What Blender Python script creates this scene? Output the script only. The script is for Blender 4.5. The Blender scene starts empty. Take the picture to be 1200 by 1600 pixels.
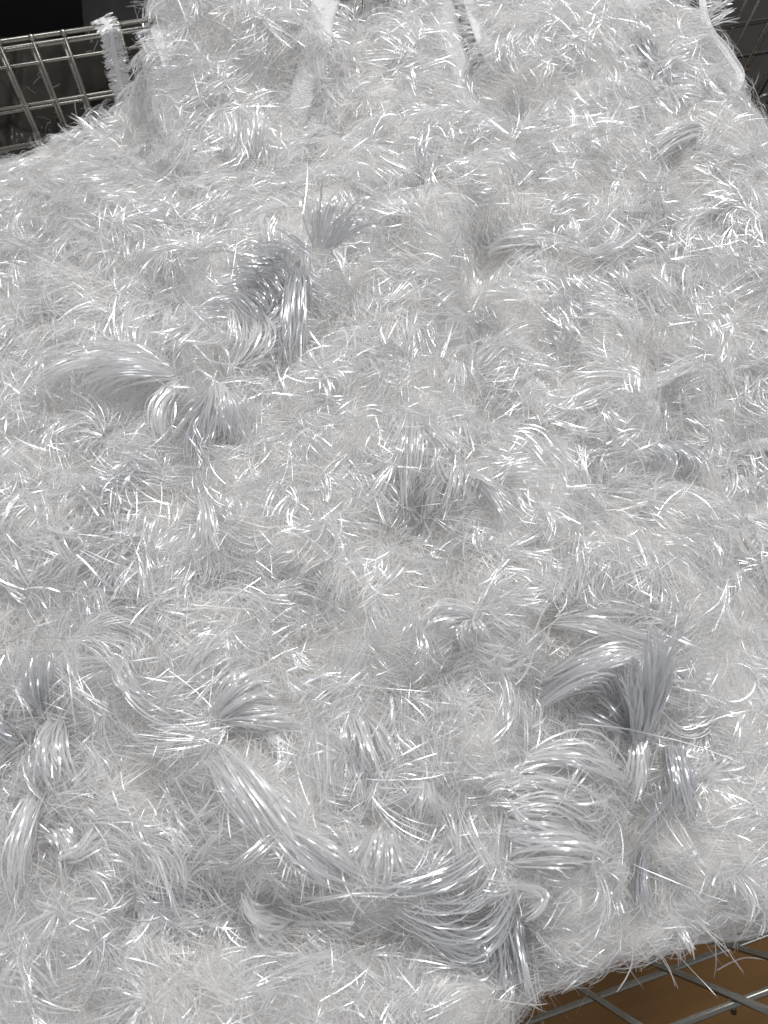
import bpy, math, random
import numpy as np
from mathutils import Matrix, Vector

SC = bpy.context.scene
COL = SC.collection
rng = np.random.default_rng(7)

# ------------------------------------------------------------------ camera
F = 1210.0                                   # focal length in photo pixels (photo 1200 x 1600)
def cdir(x, y): return np.array([(x - 600) / F, -(y - 800) / F, -1.0])
_n = cdir(540, 1305); _n /= np.linalg.norm(_n)          # straight down
_Z = -_n
_X = cdir(8350, -1180); _X = _X - _X.dot(_Z) * _Z; _X /= np.linalg.norm(_X)
_Y = np.cross(_Z, _X)
R = np.array([_X, _Y, _Z])                   # camera -> world
cam = bpy.data.cameras.new('camera')
cam.sensor_fit = 'VERTICAL'; cam.sensor_height = 24.0
cam.lens = 24.0 * F / 1600.0
cam.clip_start = 0.01; cam.clip_end = 60
cam.dof.use_dof = True; cam.dof.focus_distance = 0.47; cam.dof.aperture_fstop = 9.0
co = bpy.data.objects.new('camera', cam); COL.objects.link(co)
co.matrix_world = Matrix([[*R[0], 0], [*R[1], 0], [*R[2], 0], [0, 0, 0, 1]])
SC.camera = co

# ------------------------------------------------------------------ world and lamps
w = bpy.data.worlds.new('World'); SC.world = w; w.use_nodes = True
bg = w.node_tree.nodes['Background']
bg.inputs[0].default_value = (0.98, 0.98, 1.0, 1); bg.inputs[1].default_value = 0.28
def lamp(name, loc, target, sx, sy, power, color, spin=0.0):
    l = bpy.data.lights.new(name, 'AREA'); l.shape = 'RECTANGLE'; l.size = sx; l.size_y = sy
    l.energy = power; l.color = color
    o = bpy.data.objects.new(name, l); COL.objects.link(o)
    d = (Vector(target) - Vector(loc))
    o.matrix_world = Matrix.Translation(loc) @ d.to_track_quat('-Z', 'Y').to_matrix().to_4x4() @ Matrix.Rotation(spin, 4, 'Z')
    return o
lamp('ceiling_lamp', (0.7, 1.1, 1.55), (0.15, 0.2, -0.45), 1.1, 0.5, 32, (1.0, 0.985, 0.96))
lamp('ceiling_lamp', (-0.75, 1.4, 1.6), (0.1, 0.2, -0.45), 0.35, 1.3, 13, (0.97, 0.98, 1.0))
lamp('ceiling_lamp', (0.3, -1.5, 1.5), (0.1, 0.1, -0.45), 1.3, 0.25, 9, (0.96, 0.975, 1.0))
SC.view_settings.view_transform = 'Standard'; SC.view_settings.look = 'None'
SC.view_settings.exposure = 0.06; SC.view_settings.gamma = 1
SC.view_settings.use_curve_mapping = False
cy = SC.cycles
cy.max_bounces = 7; cy.diffuse_bounces = 4; cy.glossy_bounces = 3; cy.transmission_bounces = 6
cy.transparent_max_bounces = 12
cy.use_adaptive_sampling = True; cy.adaptive_threshold = 0.03
cy.use_denoising = True
cy.sample_clamp_indirect = 4
try: cy.denoiser = 'OPENIMAGEDENOISE'
except Exception: pass

# ------------------------------------------------------------------ helpers
def ray(x, y):
    d = R @ cdir(x, y); return d / np.linalg.norm(d)
def on_y(x, y, yp): d = ray(x, y); return d * yp / d[1]
def on_z(x, y, zp): d = ray(x, y); return d * zp / d[2]

def mat(name):
    m = bpy.data.materials.new(name); m.use_nodes = True
    nt = m.node_tree; b = nt.nodes['Principled BSDF']
    return m, nt, b
def N(nt, t, **kw):
    n = nt.nodes.new(t)
    for k, v in kw.items(): n.inputs[k].default_value = v
    return n

def mesh_obj(name, V, Fc, m, parent=None, smooth=True):
    me = bpy.data.meshes.new(name)
    V = np.asarray(V, dtype=np.float32); Fc = np.asarray(Fc, dtype=np.int32)
    k = Fc.shape[1]
    me.vertices.add(len(V)); me.vertices.foreach_set('co', V.ravel())
    me.loops.add(Fc.size); me.loops.foreach_set('vertex_index', Fc.ravel())
    me.polygons.add(len(Fc)); me.polygons.foreach_set('loop_start', np.arange(len(Fc), dtype=np.int32) * k)
    me.polygons.foreach_set('use_smooth', np.full(len(Fc), smooth))
    me.update(calc_edges=True)
    me.materials.append(m)
    o = bpy.data.objects.new(name, me); COL.objects.link(o)
    if parent: o.parent = parent
    return o
def tag(o, label=None, cat=None, group=None, kind=None):
    if label: o['label'] = label
    if cat: o['category'] = cat
    if group: o['group'] = group
    if kind: o['kind'] = kind
    return o
def merge(parts):
    Vs, Fs, n = [], [], 0
    for V, Fc in parts:
        Vs.append(V); Fs.append(np.asarray(Fc) + n); n += len(V)
    return np.concatenate(Vs), np.concatenate(Fs)

def tube(pts, r, seg=10):
    """round rod along a polyline, closed with fan-like quads at both ends"""
    P = np.asarray(pts, float); n = len(P)
    T = np.gradient(P, axis=0); T /= np.linalg.norm(T, axis=1)[:, None]
    ref = np.array([0, 0, 1.0]) if abs(T[0][2]) < 0.9 else np.array([1.0, 0, 0])
    A = np.cross(T, ref); A /= np.linalg.norm(A, axis=1)[:, None]
    B = np.cross(T, A)
    a = np.linspace(0, 2 * np.pi, seg, endpoint=False)
    rr = np.broadcast_to(np.asarray(r, float), (n,))
    V = P[:, None] + rr[:, None, None] * (np.cos(a)[None, :, None] * A[:, None] + np.sin(a)[None, :, None] * B[:, None])
    V = V.reshape(-1, 3); Fc = []
    for i in range(n - 1):
        for j in range(seg):
            k = (j + 1) % seg
            Fc.append((i * seg + j, i * seg + k, (i + 1) * seg + k, (i + 1) * seg + j))
    c0 = len(V); V = np.vstack([V, P[0], P[-1]])
    for j in range(0, seg, 2):
        Fc.append((c0, (j + 2) % seg, (j + 1) % seg, j))
        b = (n - 1) * seg
        Fc.append((c0 + 1, b + j, b + (j + 1) % seg, b + (j + 2) % seg))
    return V, np.array(Fc)
def ball(c, r, nu=10, nv=7):
    th = np.linspace(0.02, np.pi - 0.02, nv); ph = np.linspace(0, 2 * np.pi, nu, endpoint=False)
    V = np.array([[c[0] + r * math.sin(t) * math.cos(p), c[1] + r * math.sin(t) * math.sin(p), c[2] + r * math.cos(t)] for t in th for p in ph])
    Fc = [(i * nu + j, (i + 1) * nu + j, (i + 1) * nu + (j + 1) % nu, i * nu + (j + 1) % nu) for i in range(nv - 1) for j in range(nu)]
    return V, np.array(Fc)
def box(x0, y0, z0, x1, y1, z1):
    V = np.array([[x, y, z] for x in (x0, x1) for y in (y0, y1) for z in (z0, z1)], float)
    return V, np.array([(0, 1, 3, 2), (4, 6, 7, 5), (0, 4, 5, 1), (2, 3, 7, 6), (0, 2, 6, 4), (1, 5, 7, 3)])

# ------------------------------------------------------------------ materials
def fibre_mat(name, col, rough, trans, spec=0.6, gloss=0.16, clear=0.15):
    m, nt, b = mat(name)
    b.inputs['Base Color'].default_value = (*col, 1)
    b.inputs['Roughness'].default_value = rough
    b.inputs['Specular IOR Level'].default_value = spec
    t = N(nt, 'ShaderNodeBsdfTranslucent'); t.inputs[0].default_value = (*[min(0.95, c * 1.04) for c in col], 1)
    mx = N(nt, 'ShaderNodeMixShader'); mx.inputs[0].default_value = trans
    out = nt.nodes['Material Output']
    gl = N(nt, 'ShaderNodeBsdfAnisotropic'); gl.inputs['Color'].default_value = (.95, .97, 1, 1); gl.inputs['Roughness'].default_value = rough * .8
    m2 = N(nt, 'ShaderNodeMixShader'); m2.inputs[0].default_value = gloss
    nt.links.new(b.outputs[0], mx.inputs[1]); nt.links.new(t.outputs[0], mx.inputs[2]); nt.links.new(mx.outputs[0], m2.inputs[1])
    nt.links.new(gl.outputs[0], m2.inputs[2]); tp = N(nt, 'ShaderNodeBsdfTransparent'); m3 = N(nt, 'ShaderNodeMixShader'); m3.inputs[0].default_value = clear   # thin clear nylon
    nt.links.new(m2.outputs[0], m3.inputs[1]); nt.links.new(tp.outputs[0], m3.inputs[2]); nt.links.new(m3.outputs[0], out.inputs[0])
    # fine streaks along the tape change the gloss a little
    tc = N(nt, 'ShaderNodeTexCoord'); nz = N(nt, 'ShaderNodeTexNoise'); nz.inputs['Scale'].default_value = 260
    mr = N(nt, 'ShaderNodeMapRange'); mr.inputs['To Min'].default_value = rough * 0.75; mr.inputs['To Max'].default_value = rough * 1.5
    nt.links.new(tc.outputs['Object'], nz.inputs['Vector']); nt.links.new(nz.outputs[0], mr.inputs['Value']); nt.links.new(mr.outputs[0], b.inputs['Roughness'])
    return m
M_fibre = fibre_mat('white_glossy_fibre', (0.905, 0.90, 0.905), 0.29, 0.40, 0.9, 0.22, 0.18)
M_fine = fibre_mat('white_fine_fibre', (0.925, 0.910, 0.897), 0.34, 0.50, 0.6, 0.08, 0.35)
M_shaded = fibre_mat('shaded_glossy_fibre', (0.68, 0.685, 0.705), 0.28, 0.32, 0.9, 0.30, 0.12)  # same white fibre, with shade and dark reflections put into its colour
m, nt, b = mat('white_felted_fibre'); M_body = m
b.inputs['Roughness'].default_value = 0.7
nz = N(nt, 'ShaderNodeTexNoise'); nz.inputs['Scale'].default_value = 300; nz.inputs['Detail'].default_value = 6
tc = N(nt, 'ShaderNodeTexCoord'); cr = N(nt, 'ShaderNodeValToRGB')
cr.color_ramp.elements[0].color = (0.80, 0.79, 0.765, 1); cr.color_ramp.elements[1].color = (0.89, 0.882, 0.87, 1)
bp = N(nt, 'ShaderNodeBump'); bp.inputs['Strength'].default_value = 0.8; bp.inputs['Distance'].default_value = 0.002
nt.links.new(tc.outputs['Object'], nz.inputs['Vector']); nt.links.new(nz.outputs[0], cr.inputs[0]); nt.links.new(cr.outputs[0], b.inputs['Base Color'])
nt.links.new(nz.outputs[0], bp.inputs['Height']); nt.links.new(bp.outputs[0], b.inputs['Normal'])

m, nt, b = mat('woven_white_tape'); M_tape = m          # knitted header of the fringe
b.inputs['Roughness'].default_value = 0.45; b.inputs['Base Color'].default_value = (0.84, 0.845, 0.86, 1)
tc = N(nt, 'ShaderNodeTexCoord'); vo = N(nt, 'ShaderNodeTexVoronoi'); vo.inputs['Scale'].default_value = 900
cr = N(nt, 'ShaderNodeValToRGB'); cr.color_ramp.elements[0].color = (0.95, 0.95, 0.955, 1); cr.color_ramp.elements[1].color = (0.84, 0.845, 0.86, 1); cr.color_ramp.elements[1].position = 0.9
bp = N(nt, 'ShaderNodeBump'); bp.inputs['Strength'].default_value = 0.9; bp.inputs['Distance'].default_value = 0.0008; bp.invert = True
nt.links.new(tc.outputs['Object'], vo.inputs['Vector']); nt.links.new(vo.outputs['Distance'], cr.inputs[0]); nt.links.new(cr.outputs[0], b.inputs['Base Color'])
nt.links.new(vo.outputs['Distance'], bp.inputs['Height']); nt.links.new(bp.outputs[0], b.inputs['Normal'])
out = nt.nodes['Material Output']; t = N(nt, 'ShaderNodeBsdfTranslucent'); t.inputs[0].default_value = (.85, .85, .86, 1)
mx = N(nt, 'ShaderNodeMixShader'); mx.inputs[0].default_value = 0.12
nt.links.new(b.outputs[0], mx.inputs[1]); nt.links.new(t.outputs[0], mx.inputs[2]); nt.links.new(mx.outputs[0], out.inputs[0])

m, nt, b = mat('steel_wire'); M_wire = m
b.inputs['Metallic'].default_value = 1.0; b.inputs['Base Color'].default_value = (0.32, 0.31, 0.275, 1)
nz = N(nt, 'ShaderNodeTexNoise'); nz.inputs['Scale'].default_value = 90; nz.inputs['Detail'].default_value = 5
mr = N(nt, 'ShaderNodeMapRange'); mr.inputs['To Min'].default_value = 0.12; mr.inputs['To Max'].default_value = 0.30
tc = N(nt, 'ShaderNodeTexCoord')
nt.links.new(tc.outputs['Object'], nz.inputs['Vector']); nt.links.new(nz.outputs[0], mr.inputs['Value']); nt.links.new(mr.outputs[0], b.inputs['Roughness'])

def plain(name, c1, c2, scale, rough, bump=0.0, stretch=(1, 1, 1), spec=0.5):
    m, nt, b = mat(name)
    b.inputs['Roughness'].default_value = rough; b.inputs['Specular IOR Level'].default_value = spec
    tc = N(nt, 'ShaderNodeTexCoord'); mp = N(nt, 'ShaderNodeMapping'); mp.inputs['Scale'].default_value = stretch
    nz = N(nt, 'ShaderNodeTexNoise'); nz.inputs['Scale'].default_value = scale; nz.inputs['Detail'].default_value = 7
    cr = N(nt, 'ShaderNodeValToRGB'); cr.color_ramp.elements[0].color = (*c1, 1); cr.color_ramp.elements[1].color = (*c2, 1)
    cr.color_ramp.elements[0].position = 0.3; cr.color_ramp.elements[1].position = 0.7
    nt.links.new(tc.outputs['Object'], mp.inputs[0]); nt.links.new(mp.outputs[0], nz.inputs['Vector'])
    nt.links.new(nz.outputs[0], cr.inputs[0]); nt.links.new(cr.outputs[0], b.inputs['Base Color'])
    if bump:
        bp = N(nt, 'ShaderNodeBump'); bp.inputs['Strength'].default_value = bump; bp.inputs['Distance'].default_value = 0.004
        nt.links.new(nz.outputs[0], bp.inputs['Height']); nt.links.new(bp.outputs[0], b.inputs['Normal'])
    return m
M_card = plain('brown_card', (0.135, 0.063, 0.012), (0.18, 0.085, 0.018), 9, 0.75, 0.1, (1, 6, 1))
M_floor = plain('dark_floor', (0.035, 0.031, 0.028), (0.05, 0.045, 0.04), 14, 0.6, 0.1)
M_black = plain('black_board', (0.002, 0.002, 0.003), (0.005, 0.005, 0.006), 5, 0.55)
M_grey = plain('grey_board', (0.09, 0.094, 0.094), (0.12, 0.124, 0.122), 40, 0.6)
M_film = plain('dark_film', (0.07, 0.061, 0.055), (0.12, 0.106, 0.095), 20, 0.2, 0.0, spec=0.6)

# ------------------------------------------------------------------ pile surface
X0, X1, Y0, Y1, DX = -0.46, 0.78, -0.26, 0.86, 0.003
gx = np.arange(X0, X1, DX); gy = np.arange(Y0, Y1, DX)
GX, GY = np.meshgrid(gx, gy, indexing='ij')
outline = np.array([(-.44, -.118), (.020, -.123), (.050, -.114), (.085, -.103), (.14, -.103), (.20, -.109), (.33, -.115), (.43, 0), (.455, .2),
                    (.475, .36), (.480, .42), (.490, .455), (.492, .52), (.468, .55), (.450, .63), (.43, .70), (.2, .73), (.02, .72), (.004, .645), (-.002, .618),
                    (-.045, .615), (-.09, .60), (-.16, .575), (-.3, .55), (-.44, .52)])
def sdist(px, py, poly):
    d = np.full(px.shape, 1e9); ins = np.zeros(px.shape, bool); n = len(poly)
    for i in range(n):
        a, b_ = poly[i], poly[(i + 1) % n]; e = b_ - a
        t = np.clip(((px - a[0]) * e[0] + (py - a[1]) * e[1]) / (e @ e), 0, 1)
        d = np.minimum(d, np.hypot(px - a[0] - t * e[0], py - a[1] - t * e[1]))
        c = (a[1] > py) != (b_[1] > py)
        with np.errstate(divide='ignore', invalid='ignore'):
            ins ^= c & (px < (b_[0] - a[0]) * (py - a[1]) / (b_[1] - a[1]) + a[0])
    return np.where(ins, d, -d)
def vnoise(scale, seed):
    r = np.random.default_rng(seed); G = r.normal(size=(64, 64))
    u = (GX - X0) / scale + 3; v = (GY - Y0) / scale + 3
    i = np.floor(u).astype(int); j = np.floor(v).astype(int); fu = u - i; fv = v - j
    fu = fu * fu * (3 - 2 * fu); fv = fv * fv * (3 - 2 * fv)
    g = lambda a, b_: G[a % 64, b_ % 64]
    return (g(i, j) * (1 - fu) + g(i + 1, j) * fu) * (1 - fv) + (g(i, j + 1) * (1 - fu) + g(i + 1, j + 1) * fu) * fv
SD = sdist(GX, GY, outline)
H = -0.447 + 0.010 * vnoise(0.11, 1) + 0.008 * vnoise(0.052, 2) + 0.004 * vnoise(0.023, 3)
def bump_at(x, y, r, a):
    global H
    p = on_z(x, y, -0.45); H = H + a * np.exp(-((GX - p[0]) ** 2 + (GY - p[1]) ** 2) / (2 * r * r))
def stroke(pts, r, a):
    global H
    P = np.array([on_z(x, y, -0.45)[:2] for x, y in pts]); d = np.full(GX.shape, 1e9)
    for q, s in zip(P[:-1], P[1:]):
        e = s - q; t = np.clip(((GX - q[0]) * e[0] + (GY - q[1]) * e[1]) / (e @ e), 0, 1)
        d = np.minimum(d, np.hypot(GX - q[0] - t * e[0], GY - q[1] - t * e[1]))
    H = H + a * np.exp(-d * d / (2 * r * r))
# left shoulder lies lower than the heap behind the rim
H = H - 0.042 / (1 + np.exp((GX + 0.006) / 0.006)) / (1 + np.exp(-(GY - 0.50) / 0.03))
bump_at(850, 60, 0.09, 0.02); bump_at(350, 60, 0.05, 0.02); bump_at(500, 900, 0.12, 0.012)
for pts, r, a in [
    ([(480, 380), (360, 470), (320, 630), (240, 720)], .016, .017), ([(745, 380), (738, 480), (760, 640)], .012, -.030),
    ([(640, 810), (700, 890), (690, 1010)], .012, -.026), ([(950, 770), (1000, 840)], .013, -.02),
    ([(1040, 560), (1100, 720), (1180, 770)], .010, -.018), ([(850, 1000), (830, 1180)], .012, -.02), ([(600, 1090), (720, 1080)], .012, -.014),
    ([(340, 1190), (470, 1320), (620, 1400), (760, 1390)], .014, .016), ([(420, 1440), (600, 1470), (800, 1450)], .014, -.02),
    ([(170, 1170), (300, 1230)], .014, -.014), ([(1000, 1270), (1010, 1420)], .011, -.024), ([(712, 10), (722, 160), (800, 190)], .011, -.024),
    ([(0, 700), (120, 560), (280, 600)], .014, .012), ([(40, 1180), (60, 1400)], .014, -.012), ([(230, 1440), (330, 1440)], .016, -.014),
    ([(380, 920), (460, 930)], .012, -.014), ([(520, 520), (440, 600)], .014, -.012)]: stroke(pts, r, a)
H = H - 0.034 * np.exp(-((GX + .036) ** 2 / (2 * .022 ** 2) + (GY - .575) ** 2 / (2 * .03 ** 2)))
RD = 0.045
H = H - np.where(SD < RD, RD - np.sqrt(np.maximum(RD ** 2 - (RD - np.clip(SD, 0, RD)) ** 2, 0)), 0) - np.where(SD < 0, -SD * 7, 0)
H = np.maximum(H, -0.80)
def surf(x, y):
    u = np.clip((x - X0) / DX, 0, len(gx) - 1.001); v = np.clip((y - Y0) / DX, 0, len(gy) - 1.001)
    i = u.astype(int); j = v.astype(int); fu = u - i; fv = v - j
    return (H[i, j] * (1 - fu) + H[i + 1, j] * fu) * (1 - fv) + (H[i, j + 1] * (1 - fu) + H[i + 1, j + 1] * fu) * fv
def surf_n(x, y, e=0.006):
    n = np.stack([surf(x - e, y) - surf(x + e, y), surf(x, y - e) - surf(x, y + e), np.full(np.shape(x), 2 * e)], -1)
    return n / np.linalg.norm(n, axis=-1, keepdims=True)
def hit(x, y, off=0.0):
    """first point of the pile along the sight line of a photo pixel"""
    d = ray(x, y); t = np.arange(0.25, 1.3, 0.001); P = d[None] * t[:, None]
    k = np.argmax(P[:, 2] < surf(P[:, 0], P[:, 1]) + off)
    return P[k] if P[k, 2] < surf(P[k:k + 1, 0], P[k:k + 1, 1])[0] + off + .001 else d * 0.6

# ------------------------------------------------------------------ filaments
K = 8
def nrm(a): return a / np.maximum(np.linalg.norm(a, axis=-1, keepdims=True), 1e-9)
def filaments(P0, D, L, W, bend, lift, droop, twist, wav, off, clamp=True, Nn=None):
    """P0 roots, D start directions, L lengths, W widths, bend sideways curl, lift arch height/L, droop end fall/L"""
    n = len(P0)
    if Nn is None: Nn = surf_n(P0[:, 0], P0[:, 1])
    D = nrm(D - (np.sum(D * Nn, -1, keepdims=True)) * Nn)
    S = np.cross(Nn, D)
    t = np.linspace(0, 1, K)[None, :, None]
    c = lambda a: np.asarray(a).reshape(-1, 1, 1)
    ang = c(bend) * t                               # arc of constant curvature
    b_ = np.where(np.abs(c(bend)) < 1e-3, 1e-3, c(bend))
    fx = np.sin(ang) / b_; fy = (1 - np.cos(ang)) / b_
    ph = rng.uniform(0, 6.28, (n, 1, 1))
    wv = c(wav) * np.sin(t * 5.5 + ph) * t
    P = P0[:, None] + c(L) * (D[:, None] * fx + S[:, None] * (fy + wv) + Nn[:, None] * (c(lift) * np.sin(t * np.pi * 0.62) - c(droop) * t ** 2))
    if clamp:
        zs = surf(P[..., 0], P[..., 1]) + np.asarray(off)[:, None] * (1 - 0.5 * t[..., 0]) + 0.0008
        steep = surf_n(P[..., 0], P[..., 1])[..., 2] < 0.35
        P[..., 2] = np.where(steep, P[..., 2], np.maximum(P[..., 2], zs))
    T = nrm(np.gradient(P, axis=1))
    U = Nn[:, None] * np.ones((1, K, 1))
    Wd = nrm(np.cross(T, U)); Ud = np.cross(Wd, T)
    a = c(twist) + c(rng.normal(0, 0.5, n)) * t
    Wv = Wd * np.cos(a) + Ud * np.sin(a)
    prof = np.interp(np.linspace(0, 1, K), [0, .1, .85, 1], [.7, 1, 1, .45])[None, :, None]
    h = 0.5 * c(W) * prof * Wv
    V = np.stack([P - h, P + h], 2).reshape(-1, 3)
    base = (np.arange(n) * K * 2)[:, None] + (np.arange(K - 1) * 2)[None, :]
    Fc = np.stack([base, base + 1, base + 3, base + 2], -1).reshape(-1, 4)
    return V, Fc

FLOW = 2.6 * vnoise(.075, 11) + 1.2 * vnoise(.035, 12)
def strips(ns, per, spots, Lr, Wr, offr, liftr, chaos, fan=0.0):
    """random lengths of fringe: a wandering header with combed, locked filaments hanging off it"""
    c = spots
    fi = np.clip(((c[:, 0] - X0) / DX).astype(int), 0, len(gx) - 1); fj = np.clip(((c[:, 1] - Y0) / DX).astype(int), 0, len(gy) - 1)
    th = FLOW[fi, fj] + rng.normal(0, .55, ns) + np.where(rng.random(ns) < .15, rng.uniform(0, 6.28, ns), 0)   # neighbouring lengths of trim lie roughly alike
    k = rng.normal(0, 14, ns); sl = rng.uniform(.03, .10, ns) if not fan else rng.uniform(.004, .018, ns)
    s = (np.sort(rng.uniform(-.5, .5, (ns, per)), axis=1)) * sl[:, None]
    a = th[:, None] + k[:, None] * s
    x = c[:, 0:1] + np.cos(th)[:, None] * s - np.sin(th)[:, None] * k[:, None] * s * s / 2
    y = c[:, 1:2] + np.sin(th)[:, None] * s + np.cos(th)[:, None] * k[:, None] * s * s / 2
    x += rng.normal(0, .0012, x.shape); y += rng.normal(0, .0012, y.shape)
    side = np.where(rng.random((ns, 1)) < .72, 1, -1) * np.where(rng.random((ns, per)) < .12, -1, 1)
    nl = max(3, per // 9); lock = np.minimum((np.linspace(0, nl, per)).astype(int), nl - 1)
    la = rng.normal(0, .38, (ns, nl))[:, lock]; lb = rng.normal(0, .35, (ns, nl))[:, lock]; lt = rng.normal(0, .55, (ns, nl))[:, lock]
    ll = rng.uniform(.75, 1.15, (ns, nl))[:, lock]; lf = rng.uniform(.6, 1.5, (ns, nl))[:, lock]
    # filaments of one lock lean together towards the lock's middle
    lm = np.linspace(0, nl, per) % 1 - .5
    sa = a + side * (np.pi / 2 + rng.normal(0, .4, (ns, 1))) + la + lm[None] * rng.normal(0, .5, (ns, 1)) + rng.normal(0, chaos, (ns, per)) - side * fan * rng.uniform(.5, 1.4, (ns, 1)) * (s / sl[:, None]) * 2
    z = surf(x, y); off = rng.uniform(*offr, (ns, 1)) * np.ones((1, per)) + rng.normal(0, .0007, (ns, per))
    off = np.maximum(off, 0)
    f = lambda q: np.broadcast_to(q, (ns, per)).ravel()
    P0 = np.stack([x.ravel(), y.ravel(), (z + off).ravel()], -1)
    D = np.stack([np.cos(sa).ravel(), np.sin(sa).ravel(), np.zeros(ns * per)], -1)
    L = f(rng.uniform(*Lr, (ns, 1)) * ll * rng.uniform(.75, 1.1, (ns, per)))
    W = f(rng.uniform(*Wr, (ns, 1)) * rng.uniform(.6, 1.35, (ns, per)))
    bend = f(rng.normal(0, .7, (ns, 1)) + lb + rng.normal(0, chaos, (ns, per)))
    lift = f(rng.uniform(*liftr, (ns, 1)) * lf * rng.uniform(.6, 1.3, (ns, per)))
    droop = f(np.full((ns, 1), .12) * rng.uniform(.3, 2, (ns, per)))
    tw = f(rng.normal(0, .35, (ns, 1)) + lt + rng.normal(0, .22, (ns, per)))
    return filaments(P0, D, L, W, bend, lift, droop, tw, f(np.abs(rng.normal(0, .03, (ns, per)))), f(off))

# ================================================================== setting
mesh_obj('floor', *box(-6, -5, -1.42, 6, 6, -1.40), M_floor, smooth=False)['kind'] = 'structure'

# black box and grey board standing behind the rim, upper left
def board(pix, z0, depth, name, m, label, cat, thick):
    c = [on_y(x, y, depth) for x, y in pix]
    V = [p for p in c] + [p + np.array([0, thick, 0]) for p in c]
    Fc = [(0, 1, 2, 3), (7, 6, 5, 4), (0, 4, 5, 1), (1, 5, 6, 2), (2, 6, 7, 3), (3, 7, 4, 0)]
    return tag(mesh_obj(name, V, Fc, m, smooth=False), label, cat)
board([(-260, 50), (133, 62), (122, -60), (-260, -60)], 0, 1.02, 'storage_box', M_black, 'matt black box standing behind the wire rim at the top left', 'box', .3)
board([(-260, 150), (320, 150), (320, -160), (-260, -160)], 0, 1.36, 'grey_board', M_grey, 'plain dark grey board behind the black box at the top left', 'board', .03)
# brown card lying under the basket's near side
cz = -0.98
tag(mesh_obj('card_sheet', *box(-.9, -.95, cz - .004, 1.1, .25, cz), M_card, smooth=False), 'flat brown cardboard sheet seen below the wires at the lower right', 'cardboard')
# dark crinkled film hanging behind the rear wires
def film(x0, x1, z0, z1, y, seed, label):
    nx, nz_ = 220, 120; u, v = np.meshgrid(np.linspace(x0, x1, nx), np.linspace(z0, z1, nz_), indexing='ij')
    r = np.random.default_rng(seed); d = np.zeros_like(u)
    for _ in range(70):                       # sharp creases in random directions
        a = r.normal(.2, .5) + (np.pi / 2 if r.random() < .35 else 0); p = r.uniform(-1, 1)
        q = np.abs(((u - x0 - (x1 - x0) * r.random()) * math.sin(a) + (v - z0 - (z1 - z0) * r.random()) * math.cos(a)) * 1.0)
        d += .006 * r.uniform(.3, 1) * np.maximum(0, 1 - q / r.uniform(.004, .018))
    V = np.stack([u, y + d, v], -1).reshape(-1, 3)
    V2 = V + np.array([0, .0006, 0]); n = len(V)
    i, j = np.meshgrid(np.arange(nx - 1), np.arange(nz_ - 1), indexing='ij'); b0 = (i * nz_ + j).ravel()
    Fc = np.stack([b0, b0 + nz_, b0 + nz_ + 1, b0 + 1], -1)
    return tag(mesh_obj('plastic_film', np.vstack([V, V2]), np.vstack([Fc, Fc[:, ::-1] + n]), M_film), label, 'plastic film')
film(-.30, .06, -1.0, -.492, .705, 5, 'dark crinkled plastic film behind the wires at the upper left')

# ================================================================== wire basket
WR = .0014
def basket(y_back, label, main):
    t = bpy.data.objects.new('wire_basket', None); COL.objects.link(t); t.location = (0, 0, 0)
    tag(t, label, 'wire basket')
    def wire(name, pts, r=WR): return mesh_obj(name, *tube(pts, r), M_wire, t)
    return t, wire
t, wire = basket(.64, 'bright steel wire basket holding the white fringe heap', True)
YB, YF = .64, -.125
for z in (-.4407, -.4482):                                            # rear rim, a doubled rod
    wire('rim', [(-.6, YB + .0035, z), (0, YB + .0035, z), (.9, YB + .0035, z)], .0019 if z > -.445 else .0016)
for z in (-.4625, -.4990, -.5370, -.5780, -.64): wire('cross_wire', [(-.6, YB + .0035, z), (.1, YB + .0035, z), (.9, YB + .0035, z)])
xs = [-.1102, -.0845, -.0596, -.0157, .0102, .036] + list(np.arange(.062, .58, .026)) + [.6137, .6402, .675]
for x in xs:
    vw = wire('upright_wire', [(x, YB, -.4385), (x, YB, -.6), (x, YB, -.82)])
    mesh_obj('weld_bead', *ball((x, YB - .0005, -.4385), .0028), M_wire, vw)
# near side: coarse grid crossed by the overhanging fringe
for z in (-.4392, -.533, -.625): wire('cross_wire', [(.0, YF - .0037, z), (.4, YF - .0037, z), (.8, YF - .0037, z)], .0019)
for x in (.0675, .1158, .1637, .2055, .2535, .30):
    wire('upright_wire', [(x, YF, -.36), (x, YF, -.6), (x, YF, -.82)], .0019)
wire('weld_bead', [(.1637, YF - .0015, -.4392), (.1637, YF - .0085, -.4440)], .0016)
# second basket nested behind
t2, wire = basket(.667, 'duller wire basket nested just behind the first one', False)
Y2 = .6665
for z in (-.4628, -.5210, -.5590, -.60): wire('cross_wire', [(-.6, Y2, z), (.1, Y2, z), (.9, Y2, z)], .0016)
for x in [-.1165, -.0905, -.0645, -.0205, .5975, .6190, .6665, .7065]: wire('upright_wire', [(x, Y2 - .004, -.4628), (x, Y2 - .004, -.6), (x, Y2 - .004, -.82)], .0015)
# small ring hook on the rear wires at right
rc = on_y(1190, 160, .63); a = np.linspace(-.3, 5.2, 22)
wire('ring_hook', np.stack([rc[0] + .009 * np.cos(a), np.full(22, rc[1]), rc[2] + .011 * np.sin(a)], -1), .0016)

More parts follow.
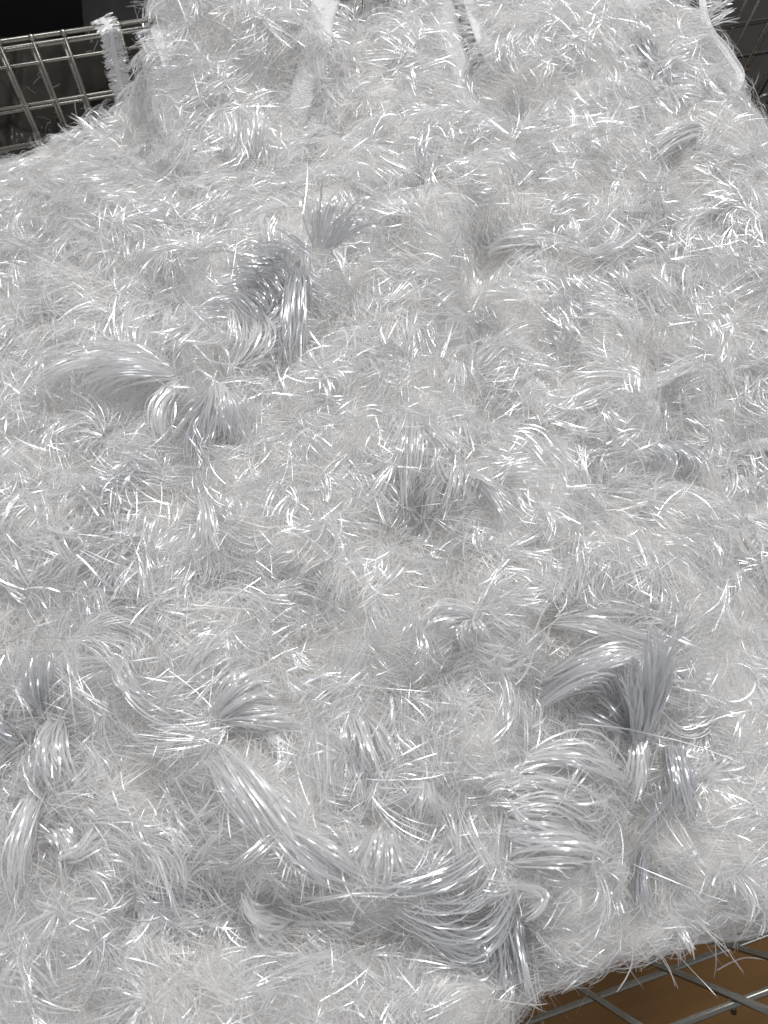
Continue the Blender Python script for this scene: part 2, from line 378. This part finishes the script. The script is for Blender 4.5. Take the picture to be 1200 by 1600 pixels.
# ================================================================== the heap of fringe
i, j = np.meshgrid(np.arange(len(gx) - 1), np.arange(len(gy) - 1), indexing='ij'); NY = len(gy)
b0 = (i * NY + j).ravel(); Fq = np.stack([b0, b0 + NY, b0 + NY + 1, b0 + 1], -1)
keep = (H[i, j] > -.78).ravel(); Fq = Fq[keep]
used = np.unique(Fq); remap = np.full(H.size, -1); remap[used] = np.arange(len(used))
Vb = np.stack([GX, GY, H - .002], -1).reshape(-1, 3)[used]; Fq = remap[Fq]
heap = mesh_obj('white_fringe_heap', Vb, Fq, M_body)
tag(heap, 'deep heap of glossy white fringe trim spilling across the wire basket', 'fringe trim', kind='stuff')

fr = np.array([on_z(x, y, -.45)[:2] for x, y in [(-130, -130), (1330, -130), (1330, 1700), (-130, 1700)]])
def sample(n, lim=-.012):
    out = []
    while len(out) < 7 * n:
        p = np.stack([rng.uniform(X0 + .05, X1 - .05, 4000), rng.uniform(Y0 + .03, Y1 - .05, 4000)], -1)
        ok = (sdist(p[:, 0], p[:, 1], fr) > 0) & (sdist(p[:, 0], p[:, 1], outline) > lim)
        out.extend(p[ok].tolist())
    C = np.array(out[:7 * n]).reshape(n, 7, 2); P = C[:, 0].copy()
    for q in range(1, n):                                   # keep the spots evenly spread
        dd = ((C[q][:, None] - P[None, :q]) ** 2).sum(-1).min(1); P[q] = C[q][np.argmax(dd)]
    return P
# ================================================================== tufts and locks one can tell apart
def resample(P, n):
    P = np.asarray(P, float); d = np.r_[0, np.cumsum(np.linalg.norm(np.diff(P, axis=0), axis=1))]
    u = np.linspace(0, d[-1], n); return np.stack([np.interp(u, d, P[:, k]) for k in range(P.shape[1])], -1)
def comb_geo(roots, tips, n0, W=.0010, lift=.012, bow=0.0, off=.012, tip=.012, locks=0, jit=.15, short=.45, tuck=.006, twist=.5, snap=.2):
    n = int(n0 * 1.05)
    Rw = resample([hit(*p) for p in roots], n); Tw = resample([hit(*p) for p in tips], n)
    if locks == 0: locks = max(2, n // 9)
    u = np.linspace(0, locks, n, endpoint=False); lk = u.astype(int); ctr = np.clip(((lk + .5) / locks * n).astype(int), 0, n - 1)
    Tw = Tw * (1 - snap) + Tw[ctr] * snap
    ext = rng.uniform(-short, .12, locks)[lk] * .6 + rng.uniform(-short, .06, n) * .6
    Ch = (Tw - Rw) * (1 + ext)[:, None]; Lc = np.linalg.norm(Ch, axis=1, keepdims=True)
    Ch += Lc * (rng.normal(0, jit * .5, (locks, 3))[lk] + rng.normal(0, jit * .35, (n, 3)))
    up = surf_n(Rw[:, 0], Rw[:, 1]); vd = -nrm(Rw); Nn = nrm(up * .6 + vd * .4)
    S = nrm(np.cross(Nn, Ch))
    t = np.linspace(0, 1, K)[None, :, None]; c = lambda a: np.asarray(a).reshape(-1, 1, 1)
    lf = lift * rng.uniform(.5, 1.3, locks)[lk] * rng.uniform(.75, 1.2, n); bw = (bow + rng.normal(0, .05, locks)[lk] + rng.normal(0, .035, n)) * Lc[:, 0]
    o0 = (off + .003) * rng.uniform(.6, 1.2, n) - tuck; o1 = np.maximum((tip + .003) * rng.uniform(.3, 1.4, locks)[lk] * rng.uniform(.8, 1.2, n), .004)
    Rw = Rw + rng.normal(0, .0012, (n, 3))
    P = Rw[:, None] + Ch[:, None] * t + Nn[:, None] * (c(o0) * (1 - t) + c(o1) * t + c(lf) * 4 * t * (1 - t)) + S[:, None] * c(bw) * 4 * t * (1 - t)
    P = P + S[:, None] * c(rng.normal(0, .012, n) * Lc[:, 0]) * np.sin(t * 7 + c(rng.uniform(0, 6, n)))
    P[:, 1:, 2] = np.where(surf_n(P[:, 1:, 0], P[:, 1:, 1])[..., 2] < .35, P[:, 1:, 2], np.maximum(P[:, 1:, 2], surf(P[:, 1:, 0], P[:, 1:, 1]) + .004))
    T = nrm(np.gradient(P, axis=1)); Wd = nrm(np.cross(T, Nn[:, None] + 0 * T)); Ud = np.cross(Wd, T)
    a = c(rng.normal(0, twist, locks)[lk] + rng.normal(0, .2, n)) + c(rng.normal(0, .4, n)) * t
    Wv = Wd * np.cos(a) + Ud * np.sin(a)
    h = .36 * c(W * rng.uniform(.6, 1.35, n)) * np.interp(np.linspace(0, 1, K), [0, .1, .85, 1], [.6, 1, 1, .5])[None, :, None] * Wv
    V = np.stack([P - h, P + h], 2).reshape(-1, 3)
    base = (np.arange(n) * K * 2)[:, None] + (np.arange(K - 1) * 2)[None, :]
    return V, np.stack([base, base + 1, base + 3, base + 2], -1).reshape(-1, 4)
HERO = []
TG = 'tufts standing out of the white fringe heap'
def tuft(label, *combs, name='fringe_tuft', cat='fringe tuft', group=TG, m=None):
    gs = [comb_geo(c[0], c[1], c[2], **(c[3] if len(c) > 3 else {})) for c in combs]
    V, Fc = merge(gs); HERO.append(V.copy()); o = V.reshape(-1, 3)[0].copy()
    ob = mesh_obj(name, V - o, Fc, m or M_fibre); ob.location = o
    return tag(ob, label, cat, group)
d = dict
tuft('spiky shaded tuft with curled ends like an eyelash, upper left of the middle',
     ([(472, 408), (482, 404), (496, 406)], [(420, 378), (455, 345), (492, 338), (528, 345), (560, 366), (590, 395)], 62, d(lift=.012, off=.024, tip=.042, W=.0014, jit=.4, bow=.14, tuck=.0, short=.5)), m=M_shaded)
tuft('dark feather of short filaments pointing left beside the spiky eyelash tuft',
     ([(385, 442), (420, 425), (462, 402)], [(335, 448), (360, 428), (408, 398)], 110, d(W=.0012, lift=.008, off=.024, tip=.026)), m=M_shaded)
tuft('shaded combed crest joining the dark feather to the tall bright ridge lock',
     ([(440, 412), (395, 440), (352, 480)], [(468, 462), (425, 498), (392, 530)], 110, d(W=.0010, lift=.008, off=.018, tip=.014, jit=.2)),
     ([(400, 440), (360, 478), (345, 520)], [(350, 436), (318, 462), (300, 520)], 70, d(W=.0010, lift=.006, off=.016, tip=.014, jit=.2)), m=M_shaded)
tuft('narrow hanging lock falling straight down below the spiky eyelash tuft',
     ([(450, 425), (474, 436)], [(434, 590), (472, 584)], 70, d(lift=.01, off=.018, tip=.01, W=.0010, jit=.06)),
     ([(462, 430), (478, 438)], [(440, 500), (490, 515)], 30, d(lift=.006, off=.018, tip=.01)), m=M_shaded)
tuft('tall bright lock curving downwards along the left ridge, above the fan',
     ([(352, 492), (398, 494)], [(330, 600), (368, 594)], 80, d(lift=.012, off=.016, tip=.008, W=.0012, jit=.05, bow=.10)),
     ([(350, 590), (362, 600)], [(325, 525), (360, 470)], 26, d(lift=.004)))
tuft('short comb of bright tips to the right of the tall ridge lock',
     ([(372, 580), (385, 545), (402, 515)], [(428, 560), (440, 520), (420, 485)], 60, d(W=.0009, lift=.006)))
tuft('broad fan of bright locks spreading down from the left ridge',
     ([(332, 600), (345, 612), (358, 618)], [(300, 715), (350, 690), (385, 712), (412, 668)], 95, d(lift=.012, off=.02, tip=.012, W=.0011, jit=.12)))
tuft('dark slanting lock to the left of the ridge fan',
     ([(322, 610), (335, 640)], [(262, 700), (300, 745)], 60, d(lift=.006, W=.0010, twist=.9)), m=M_shaded)
tuft('brilliant white brush of upright locks near the top left',
     ([(352, 248), (408, 242)], [(352, 178), (412, 180)], 80, d(W=.0013, lift=.005, off=.014, tip=.018, twist=.15, jit=.06)))
tuft('wide bright comb of locks pointing up at the left',
     ([(190, 585), (235, 585), (272, 572)], [(150, 500), (215, 480), (305, 500)], 120, d(W=.0011, lift=.008, twist=.3)))
tuft('long arching lock sweeping left under the wide bright comb',
     ([(286, 596), (278, 572)], [(118, 640), (130, 588)], 90, d(W=.0011, lift=.020, off=.018, tip=.006, bow=-.12, jit=.06)),
     ([(262, 566), (225, 566)], [(90, 590), (40, 640)], 60, d(W=.0010, lift=.012, bow=-.10)))
tuft('curved locks falling from the end of the long arching lock',
     ([(284, 598), (292, 606)], [(235, 690), (285, 700)], 50, d(W=.0012, lift=.008, bow=-.15)))
tuft('big shaded feather standing up like a palm at the lower right',
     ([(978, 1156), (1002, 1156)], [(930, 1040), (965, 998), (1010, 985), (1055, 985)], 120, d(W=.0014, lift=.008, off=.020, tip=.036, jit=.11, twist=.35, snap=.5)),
     ([(976, 1150), (990, 1142)], [(880, 1105), (925, 1050)], 34, d(W=.0016, lift=.006, off=.014, tip=.030, snap=.6)), m=M_shaded)
tuft('swept bright white wave of long filaments left of the palm feather',
     ([(832, 1062), (836, 1110)], [(985, 1000), (952, 1098)], 230, d(W=.0011, lift=.026, off=.016, tip=.016, bow=.20, jit=.06, twist=.2)),
     ([(855, 975), (870, 960)], [(1000, 1010), (1040, 970)], 50, d(W=.0011, lift=.012, bow=.12)))
tuft('large bright comb of long parallel filaments below the swept wave',
     ([(812, 1180), (800, 1260), (792, 1350)], [(975, 1228), (965, 1300), (948, 1360)], 300, d(W=.0012, lift=.016, off=.018, tip=.016, bow=.07, jit=.07, twist=.3)))
tuft('bunched lock hanging straight down from the root of the palm feather',
     ([(980, 1160), (1000, 1160)], [(965, 1255), (992, 1245)], 50, d(W=.0015, lift=.006, off=.02, tip=.018, twist=.3)))
tuft('dark shaded lock twisting down to the right of the palm feather',
     ([(1032, 1165), (1056, 1168)], [(1050, 1290), (1072, 1275)], 80, d(W=.0012, lift=.008, off=.016, tip=.012, bow=-.06, twist=1.0)), m=M_shaded)
tuft('sweeping curved roll of shaded filaments at the bottom centre',
     ([(740, 1330), (790, 1370), (785, 1440)], [(560, 1390), (600, 1430), (660, 1470)], 130, d(W=.0010, lift=.012, off=.016, tip=.008, bow=.24, jit=.05)), m=M_shaded)
tuft('small bell shaped tuft just above the sweeping shaded roll',
     ([(585, 1310), (608, 1310)], [(555, 1385), (590, 1400), (632, 1388)], 70, d(W=.0011, lift=.008, off=.018, tip=.014)))
tuft('starry fan of pointed locks left of the large parallel comb',
     ([(640, 1228), (655, 1216), (672, 1224)], [(560, 1240), (590, 1290), (650, 1300), (705, 1258)], 90, d(W=.0010, lift=.010, off=.016, tip=.010)))
tuft('tongue of bright locks above the starry fan',
     ([(540, 1130), (572, 1122)], [(555, 1215), (610, 1210)], 80, d(W=.0012, lift=.010, bow=-.12, twist=.2)))
tuft('flat gleaming white patch of filaments at the lower left of centre',
     ([(390, 1375), (405, 1405)], [(450, 1400), (472, 1440)], 70, d(W=.0014, lift=.008, off=.016, tip=.016, twist=.1, jit=.05)))
tuft('diagonal rope of long filaments running down towards the sweeping roll',
     ([(330, 1190), (352, 1175)], [(430, 1340), (470, 1320)], 80, d(W=.0011, lift=.012, off=.016, jit=.05)),
     ([(430, 1310), (450, 1295)], [(560, 1405), (600, 1400)], 80, d(W=.0012, lift=.012, off=.016, bow=-.06, jit=.05)))
tuft('two curled bright loops of filament at the right end of the sweeping roll',
     ([(785, 1372), (800, 1376)], [(790, 1412), (812, 1402)], 18, d(W=.0013, lift=.008, off=.022, tip=.022, bow=.6, jit=.05, twist=.2)))
tuft('shaggy comb with dark tips just right of the exact middle',
     ([(700, 740), (735, 735), (772, 745)], [(688, 800), (720, 812), (752, 800)], 90, d(W=.0010, lift=.008)),
     ([(740, 745), (765, 768)], [(830, 790), (790, 850)], 80, d(W=.0012, lift=.010, off=.016)),
     ([(770, 740), (790, 752)], [(880, 740), (860, 770)], 40, d(W=.0010)))
tuft('slim upright shaded tuft in the upper centre',
     ([(655, 296), (672, 300)], [(638, 235), (680, 232)], 50, d(W=.0010, lift=.004, tip=.02)),
     ([(668, 302), (660, 296)], [(684, 250), (676, 240)], 10, d(W=.0014, lift=.004, tip=.02, twist=.1)), m=M_shaded)
tuft('row of short dark tips hanging at the right of the upper centre',
     ([(850, 470), (890, 466), (925, 480)], [(852, 512), (885, 516), (922, 530)], 60, d(W=.0011, lift=.006, twist=1.0)), m=M_shaded)
tuft('antler shaped pair of bright locks in the upper right quarter',
     ([(905, 400), (915, 395)], [(975, 342), (990, 368)], 24, d(W=.0014, lift=.008, bow=-.15, twist=.15, tip=.02, snap=.8)),
     ([(915, 398), (905, 388)], [(850, 365), (880, 350)], 26, d(W=.0010, lift=.008)))
tuft('smooth bright wing of filaments left of the antler shaped locks',
     ([(768, 402), (790, 375)], [(905, 385), (880, 365)], 100, d(W=.0010, lift=.012, bow=.10, jit=.05, twist=.3)))
tuft('dark spiky tuft of upright filaments at the left edge',
     ([(55, 1105), (98, 1105)], [(42, 1030), (112, 1020)], 100, d(W=.0011, lift=.004, off=.014, tip=.02, twist=.9)), m=M_shaded)
tuft('smooth shaded curl in the far left corner of the middle band',
     ([(2, 1105), (14, 1100)], [(36, 1172), (20, 1185)], 80, d(W=.0012, lift=.006, bow=-.2, jit=.06)), m=M_shaded)
tuft('crescent of long white filaments below the left centre',
     ([(180, 1050), (196, 1035)], [(255, 1128), (238, 1110)], 60, d(W=.0013, lift=.012, bow=-.14, jit=.05, off=.018, twist=.2)),
     ([(200, 1000), (206, 1005)], [(215, 1075), (196, 1060)], 16, d(W=.0014, lift=.006, twist=.2)))
tuft('narrow vertical lock with a bright left side, left of the middle',
     ([(316, 780), (328, 782)], [(322, 860), (340, 868)], 40, d(W=.0012, lift=.008, bow=.1, twist=.3)))
tuft('small hooked lock just right of the narrow vertical lock',
     ([(350, 790), (362, 782)], [(345, 842), (352, 835)], 34, d(W=.0012, lift=.008, bow=.2, twist=.2)))
tuft('sunburst of long bright locks below the left centre',
     ([(340, 1118), (346, 1128)], [(405, 1040), (455, 1100)], 90, d(W=.0012, lift=.012, off=.014, tip=.014, twist=.3)),
     ([(346, 1128), (350, 1138)], [(450, 1110), (440, 1150)], 50, d(W=.0011, lift=.010)))
tuft('cluster of shaded spikes pointing up at the top right',
     ([(1010, 95), (1036, 120)], [(985, 65), (1010, 45)], 60, d(W=.0012, lift=.004, twist=.9)),
     ([(1036, 130), (1040, 170)], [(1012, 100), (1030, 110)], 50, d(W=.0012, lift=.004, twist=1.)), m=M_shaded)
tuft('fringe comb spreading right below the shaded spikes at the top right',
     ([(1042, 100), (1040, 135), (1042, 165)], [(1085, 80), (1105, 130), (1088, 178)], 120, d(W=.0011, lift=.008, twist=.4)))
tuft('long tapering lock slanting down left across the top right shoulder',
     ([(1105, 212), (1092, 200)], [(1018, 262), (1012, 235)], 70, d(W=.0011, lift=.012, jit=.05)))
tuft('loose ponytail of filaments fanning down from just right of centre',
     ([(628, 655), (652, 662)], [(592, 775), (625, 795), (662, 752)], 110, d(W=.0010, lift=.012, jit=.07)),
     ([(655, 668), (662, 680)], [(735, 730), (700, 745)], 40, d(W=.0010, lift=.010)))
tuft('silky bundle of white filaments combed sideways in the right middle',
     ([(1000, 612), (1010, 590)], [(1060, 585), (1050, 560)], 50, d(W=.0013, lift=.008, twist=.15)),
 )
tuft('short wisp of white filaments just left of the silky sideways bundle',
     ([(935, 650), (945, 640)], [(960, 690), (985, 668)], 40, d(W=.0013, lift=.006, twist=.15)))
tuft('pinched rosette of bright locks right of the long crevice',
     ([(738, 975), (746, 965)], [(700, 1010), (660, 970)], 50, d(W=.0013, lift=.010, bow=-.1)),
     ([(742, 978), (752, 974)], [(735, 1020), (790, 1020)], 50, d(W=.0012, lift=.010)),
     ([(750, 960), (758, 966)], [(835, 975), (830, 1000)], 40, d(W=.0011, lift=.010)))
tuft('rippled shoulder of filaments at the right edge of the middle',
     ([(1000, 700), (1040, 690)], [(1010, 760), (1095, 740)], 110, d(W=.0010, lift=.010, bow=.15, jit=.06)), m=M_shaded)
tuft('whiskery lock hanging over the near wires at the bottom',
     ([(765, 1420), (815, 1425)], [(775, 1500), (822, 1512)], 90, d(W=.0012, lift=.008, twist=.9)),
     ([(740, 1480), (790, 1490)], [(760, 1560), (835, 1570)], 110, d(W=.0009, lift=.010, tip=.02)), m=M_shaded)
tuft('spray of shaded filaments drooping beside the bright corner mound at the bottom right',
     ([(1000, 1330), (1022, 1330)], [(985, 1440), (1018, 1450)], 90, d(W=.0010, lift=.010, twist=.9)), m=M_shaded)
tuft('round bright eddy of filaments near the lower left edge',
     ([(60, 1320), (90, 1300)], [(115, 1350), (135, 1310)], 60, d(W=.0011, lift=.006, bow=.3)),
     ([(92, 1335), (110, 1330)], [(160, 1300), (180, 1330)], 50, d(W=.0012, lift=.008, bow=-.2, twist=.2)))
tuft('long straight lock running down along the lower left edge',
     ([(60, 1240), (80, 1235)], [(25, 1400), (50, 1420)], 80, d(W=.0011, lift=.010, jit=.05)),
     ([(95, 1120), (110, 1125)], [(85, 1230), (135, 1245)], 80, d(W=.0012, lift=.010)))

# ------------------------------------------------------------------ knitted tapes (the header of the fringe) where they show
def tape(label, pts, wpx, fr_left=0, fr_right=0, off=.012, hang=None, fl=.014, name='fringe_tape', cat='fringe tape', twist=0.0, W=.0006, edge=False):
    n = 40
    if hang is None: C = np.array([hit(*p) + np.array([0, 0, o_]) for p, o_ in zip(pts, np.interp(np.arange(len(pts)), [0, .6, len(pts) - 1.6, len(pts) - 1], [off, off, off, -.006]))])
    else: C = np.array([on_y(x, y, yy) if yy else hit(x, y) - np.array([0, 0, .008]) for (x, y), yy in zip(pts, hang)])
    C = resample(C, 9)
    # smooth
    u = np.linspace(0, 8, n); i = np.clip(u.astype(int), 0, 7); f = (u - i)[:, None]
    Pm = np.vstack([2 * C[0] - C[1], C, 2 * C[-1] - C[-2]]); p0, p1, p2, p3 = Pm[i], Pm[i + 1], Pm[i + 2], Pm[np.minimum(i + 3, len(Pm) - 1)]
    P = .5 * ((2 * p1) + (-p0 + p2) * f + (2 * p0 - 5 * p1 + 4 * p2 - p3) * f ** 2 + (-p0 + 3 * p1 - 3 * p2 + p3) * f ** 3)
    T = nrm(np.gradient(P, axis=0)); vd = -nrm(P)
    A = nrm(np.cross(T, vd)); B = np.cross(A, T)
    tw = twist * np.sin(np.linspace(0, 3, n) + 1)[:, None]; A2 = A * np.cos(tw) + B * np.sin(tw); B2 = np.cross(A2, T)
    hw = wpx / F * np.linalg.norm(P, axis=1)[:, None] / 2
    nw = 7; s = np.linspace(-1, 1, nw)
    cup = .12 * np.sin(np.linspace(0, 9, n))[:, None] + .1
    top = np.stack([P + A2 * hw * q + B2 * hw * (cup * (1 - q * q) + .05 * math.sin(5 * q)) for q in s], 1)
    V = np.concatenate([top.reshape(-1, 3), (top - B2[:, None] * .0007).reshape(-1, 3)]); N1 = n * nw
    Fc = []
    for a in range(n - 1):
        for b_ in range(nw - 1):
            q = a * nw + b_; Fc += [(q, q + 1, q + nw + 1, q + nw), (N1 + q, N1 + q + nw, N1 + q + nw + 1, N1 + q + 1)]
        for b_ in (0, nw - 1):
            q = a * nw + b_; Fc.append((q, q + nw, N1 + q + nw, N1 + q))
    root = bpy.data.objects.new(name, None); COL.objects.link(root); root.location = P[0]
    tag(root, label, cat, 'knitted fringe tapes showing through the heap')
    mesh_obj('band', V - P[0], Fc, M_tape, root)
    if edge:
        for q in (0, -1): mesh_obj('edge_cord', *tube(top[:, q] - P[0], .0006, 6), M_tape, root)
    for side, cnt, q in ((-1, fr_left, 0), (1, fr_right, -1)):
        if not cnt: continue
        u = np.sort(rng.uniform(0, n - 1.01, cnt)); i = u.astype(int); f = (u - i)[:, None]
        R0 = top[i, q] * (1 - f) + top[i + 1, q] * f
        D = nrm(A2[i] * side + T[i] * rng.normal(0, .22, (cnt, 1)) + B2[i] * rng.normal(.1, .2, (cnt, 1)) + np.array([0, 0, -.25]))
        Vf, Ff = filaments(R0 - P[0], D, rng.uniform(.6, 1.1, cnt) * fl, W * rng.uniform(.7, 1.3, cnt), rng.normal(0, .5, cnt), np.full(cnt, .05), np.full(cnt, .1),
                           rng.normal(0, .4, cnt), np.full(cnt, .03), np.zeros(cnt), clamp=False, Nn=B2[i])
        mesh_obj('fringe', Vf, Ff, M_fibre, root)
    return root
tape('narrow white tape curving like a petal near the top left', [(250, 58), (262, 90), (272, 120), (288, 148)], 22, 90, 120, off=.010)
tape('mid width knitted tape running down through the top centre left', [(512, 14), (502, 50), (498, 95), (480, 140), (452, 205)], 34, 160, 160, off=.011)
tape('wide flat tape falling from the top just right of centre', [(668, 5), (690, 60), (696, 105), (712, 140), (732, 185)], 40, 160, 140, off=.014, edge=True)
tape('thin twisted tape to the right of the wide flat tape', [(726, 10), (738, 50), (756, 92), (795, 138)], 18, 80, 160, off=.012, twist=.9, edge=True)
tape('short white tape end entering at the top edge towards the right', [(985, -25), (988, 5), (992, 42)], 40, 50, 80, off=.012, edge=True)
tape('pale tape coming in from the right edge over a hollow', [(1215, 702), (1180, 705), (1140, 712), (1105, 722)], 22, 150, 150, off=.010)
tape('folded tape lying in the hollow at the lower left', [(228, 1440), (262, 1420), (300, 1428), (345, 1445)], 30, 160, 60, off=.010)
tape('crimped tape below the folded one in the lower left hollow', [(205, 1462), (232, 1480), (240, 1505)], 32, 60, 90, off=.010)
tape('fringed strip hanging by itself over the rear rim at the top left', [(158, 28), (172, 45), (180, 90), (188, 130), (203, 172)], 7, 300, 300, hang=[.655, .634, .632, .628, .62], fl=.008, W=.0008, twist=.35)
tape('sheer loop of tape bulging out at the top right corner', [(1098, 12), (1106, 48), (1135, 78), (1157, 115), (1150, 146), (1118, 172)], 8, 0, 300, hang=[.545, .52, .49, .462, .44, None], fl=.034, W=.0009, edge=True)
tape('stiff row of short bristles on the tape at the very top right', [(1096, -12), (1100, 20), (1108, 45)], 8, 70, 0, hang=[.56, .54, .52], fl=.02, W=.0008)

# ------------------------------------------------------------------ single loose filaments
def thread(label, pts, r=.00028, off=.02):
    P = resample(np.array([hit(*p) + np.array([0, 0, off + .004 * math.sin(k * 2.1)]) for k, p in enumerate(pts)]), 7)
    u = np.linspace(0, 6, 40); i = np.clip(u.astype(int), 0, 5); f = (u - i)[:, None]
    Pm = np.vstack([2 * P[0] - P[1], P, 2 * P[-1] - P[-2]]); p0, p1, p2, p3 = Pm[i], Pm[i + 1], Pm[i + 2], Pm[i + 3]
    Q = .5 * ((2 * p1) + (-p0 + p2) * f + (2 * p0 - 5 * p1 + 4 * p2 - p3) * f ** 2 + (-p0 + 3 * p1 - 3 * p2 + p3) * f ** 3)
    V, Fc = tube(Q - Q[0], r, 6); o = mesh_obj('loose_thread', V, Fc, M_fibre); o.location = Q[0]
    return tag(o, label, 'thread', 'single threads lying loose on the heap')
thread('thin looped thread circling left of the palm feather', [(800, 1228), (850, 1215), (878, 1190), (868, 1145), (840, 1132)])
thread('thin wavy thread below the looped one, bending down at its end', [(790, 1275), (835, 1278), (868, 1255), (876, 1215), (868, 1200)])
thread('nearly straight thread crossing the root of the palm feather', [(880, 1142), (940, 1148), (990, 1156), (1050, 1172), (1118, 1202)], .0004, .03)
thread('long slack thread lying across the lower centre', [(700, 1160), (745, 1150), (790, 1215), (760, 1262), (830, 1275)])
thread('long thread stretched over the left shoulder of the heap', [(95, 370), (140, 372), (175, 366), (196, 372)])
thread('fine curved thread right of the upper centre row of dark tips', [(815, 524), (870, 528), (940, 520), (985, 528)])
thread('straight thread crossing the upper right middle', [(960, 500), (1010, 478), (1060, 495), (1120, 505)])
thread('stray white thread sticking out over the brown card', [(1120, 1516), (1140, 1502), (1170, 1496), (1215, 1502)], .0005, .0)
thread('vertical arc of thread right of the narrow hanging lock', [(640, 520), (634, 550), (645, 590), (690, 600)])
thread('fine bent thread among the tips at the left middle', [(160, 640), (210, 700), (205, 760), (245, 800)])

# ================================================================== the uncountable mass of filaments of the heap
mask = np.zeros(H.shape)
for q in HERO:
    i = ((q[:, 0] - X0) / DX).astype(int); j = ((q[:, 1] - Y0) / DX).astype(int)
    ok = (i > 0) & (j > 0) & (i < len(gx) - 1) & (j < len(gy) - 1); np.add.at(mask, (i[ok], j[ok]), 1)
mask = (mask > 1).astype(float)
def mass(name, m, sets):
    V, Fc = [], []
    Vs = np.concatenate([g[0].reshape(-1, K * 2, 3) for g in sets])
    mid = Vs[:, K]; i = np.clip(((mid[:, 0] - X0) / DX).astype(int), 0, len(gx) - 1); j = np.clip(((mid[:, 1] - Y0) / DX).astype(int), 0, len(gy) - 1)
    prob = np.concatenate([np.full(len(g[0]) // (K * 2), c) for g, c in zip(sets, [.0, .35, .6, .6][:len(sets)])])
    Vs = Vs[rng.random(len(Vs)) > mask[i, j] * prob]; n = len(Vs)
    base = (np.arange(n) * K * 2)[:, None] + (np.arange(K - 1) * 2)[None, :]
    o = mesh_obj(name, Vs.reshape(-1, 3), np.stack([base, base + 1, base + 3, base + 2], -1).reshape(-1, 4), m, heap); o['kind'] = 'stuff'
def near(n, lim=-.012): return sample(n, lim)
mass('fine_filaments', M_fine, [
    strips(900, 120, sample(900), (.015, .032), (.00028, .0005), (.000, .008), (.03, .15), .09),
    strips(500, 100, sample(500), (.015, .034), (.0003, .0006), (.004, .013), (.03, .16), .07),
    strips(450, 70, sample(450, -.015), (.010, .024), (.00025, .00042), (.004, .014), (.1, .45), .30)])
mass('glossy_filaments', M_fibre, [strips(120, 60, sample(120), (.02, .03), (.0005, .0009), (0, .005), (.05, .2), .1),
    strips(520, 90, sample(520), (.018, .034), (.00035, .0007), (.005, .013), (.03, .15), .07),
    strips(260, 55, sample(260), (.014, .030), (.0004, .0008), (.007, .014), (.06, .22), .06, .75),
    strips(120, 70, sample(120), (.026, .042), (.0004, .0008), (.008, .015), (.05, .2), .05)])

mass('shaded_filaments', M_shaded, [strips(10, 30, sample(10), (.02, .03), (.0005, .0009), (0, .005), (.05, .2), .1),  # white strands scattered through the heap, shade painted into their colour
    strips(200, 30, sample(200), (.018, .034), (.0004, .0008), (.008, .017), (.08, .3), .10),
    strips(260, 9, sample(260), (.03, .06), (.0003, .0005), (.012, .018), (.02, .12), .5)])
# stray fibres clinging to the dark film behind the rear wires
n = 130; cx = np.repeat(rng.uniform(-.20, .01, 22), 6)[:n]; cz_ = np.repeat(rng.uniform(-.66, -.47, 22), 6)[:n]
P0 = np.stack([cx + rng.normal(0, .006, n), np.full(n, .699), cz_ + rng.normal(0, .005, n)], -1); a = rng.uniform(0, 6.28, n)
V, Fc = filaments(P0, np.stack([np.cos(a), np.zeros(n), np.sin(a)], -1), rng.uniform(.004, .016, n), np.full(n, .0005), rng.normal(0, 1.6, n), np.zeros(n), np.zeros(n),
                  np.zeros(n), np.full(n, .05), np.zeros(n), clamp=False, Nn=np.tile([0, -1.0, 0], (n, 1)))
tag(mesh_obj('stray_fibres', V, Fc, M_fine), 'stray white fibres clinging to the dark film behind the wires', 'fibres', kind='stuff')
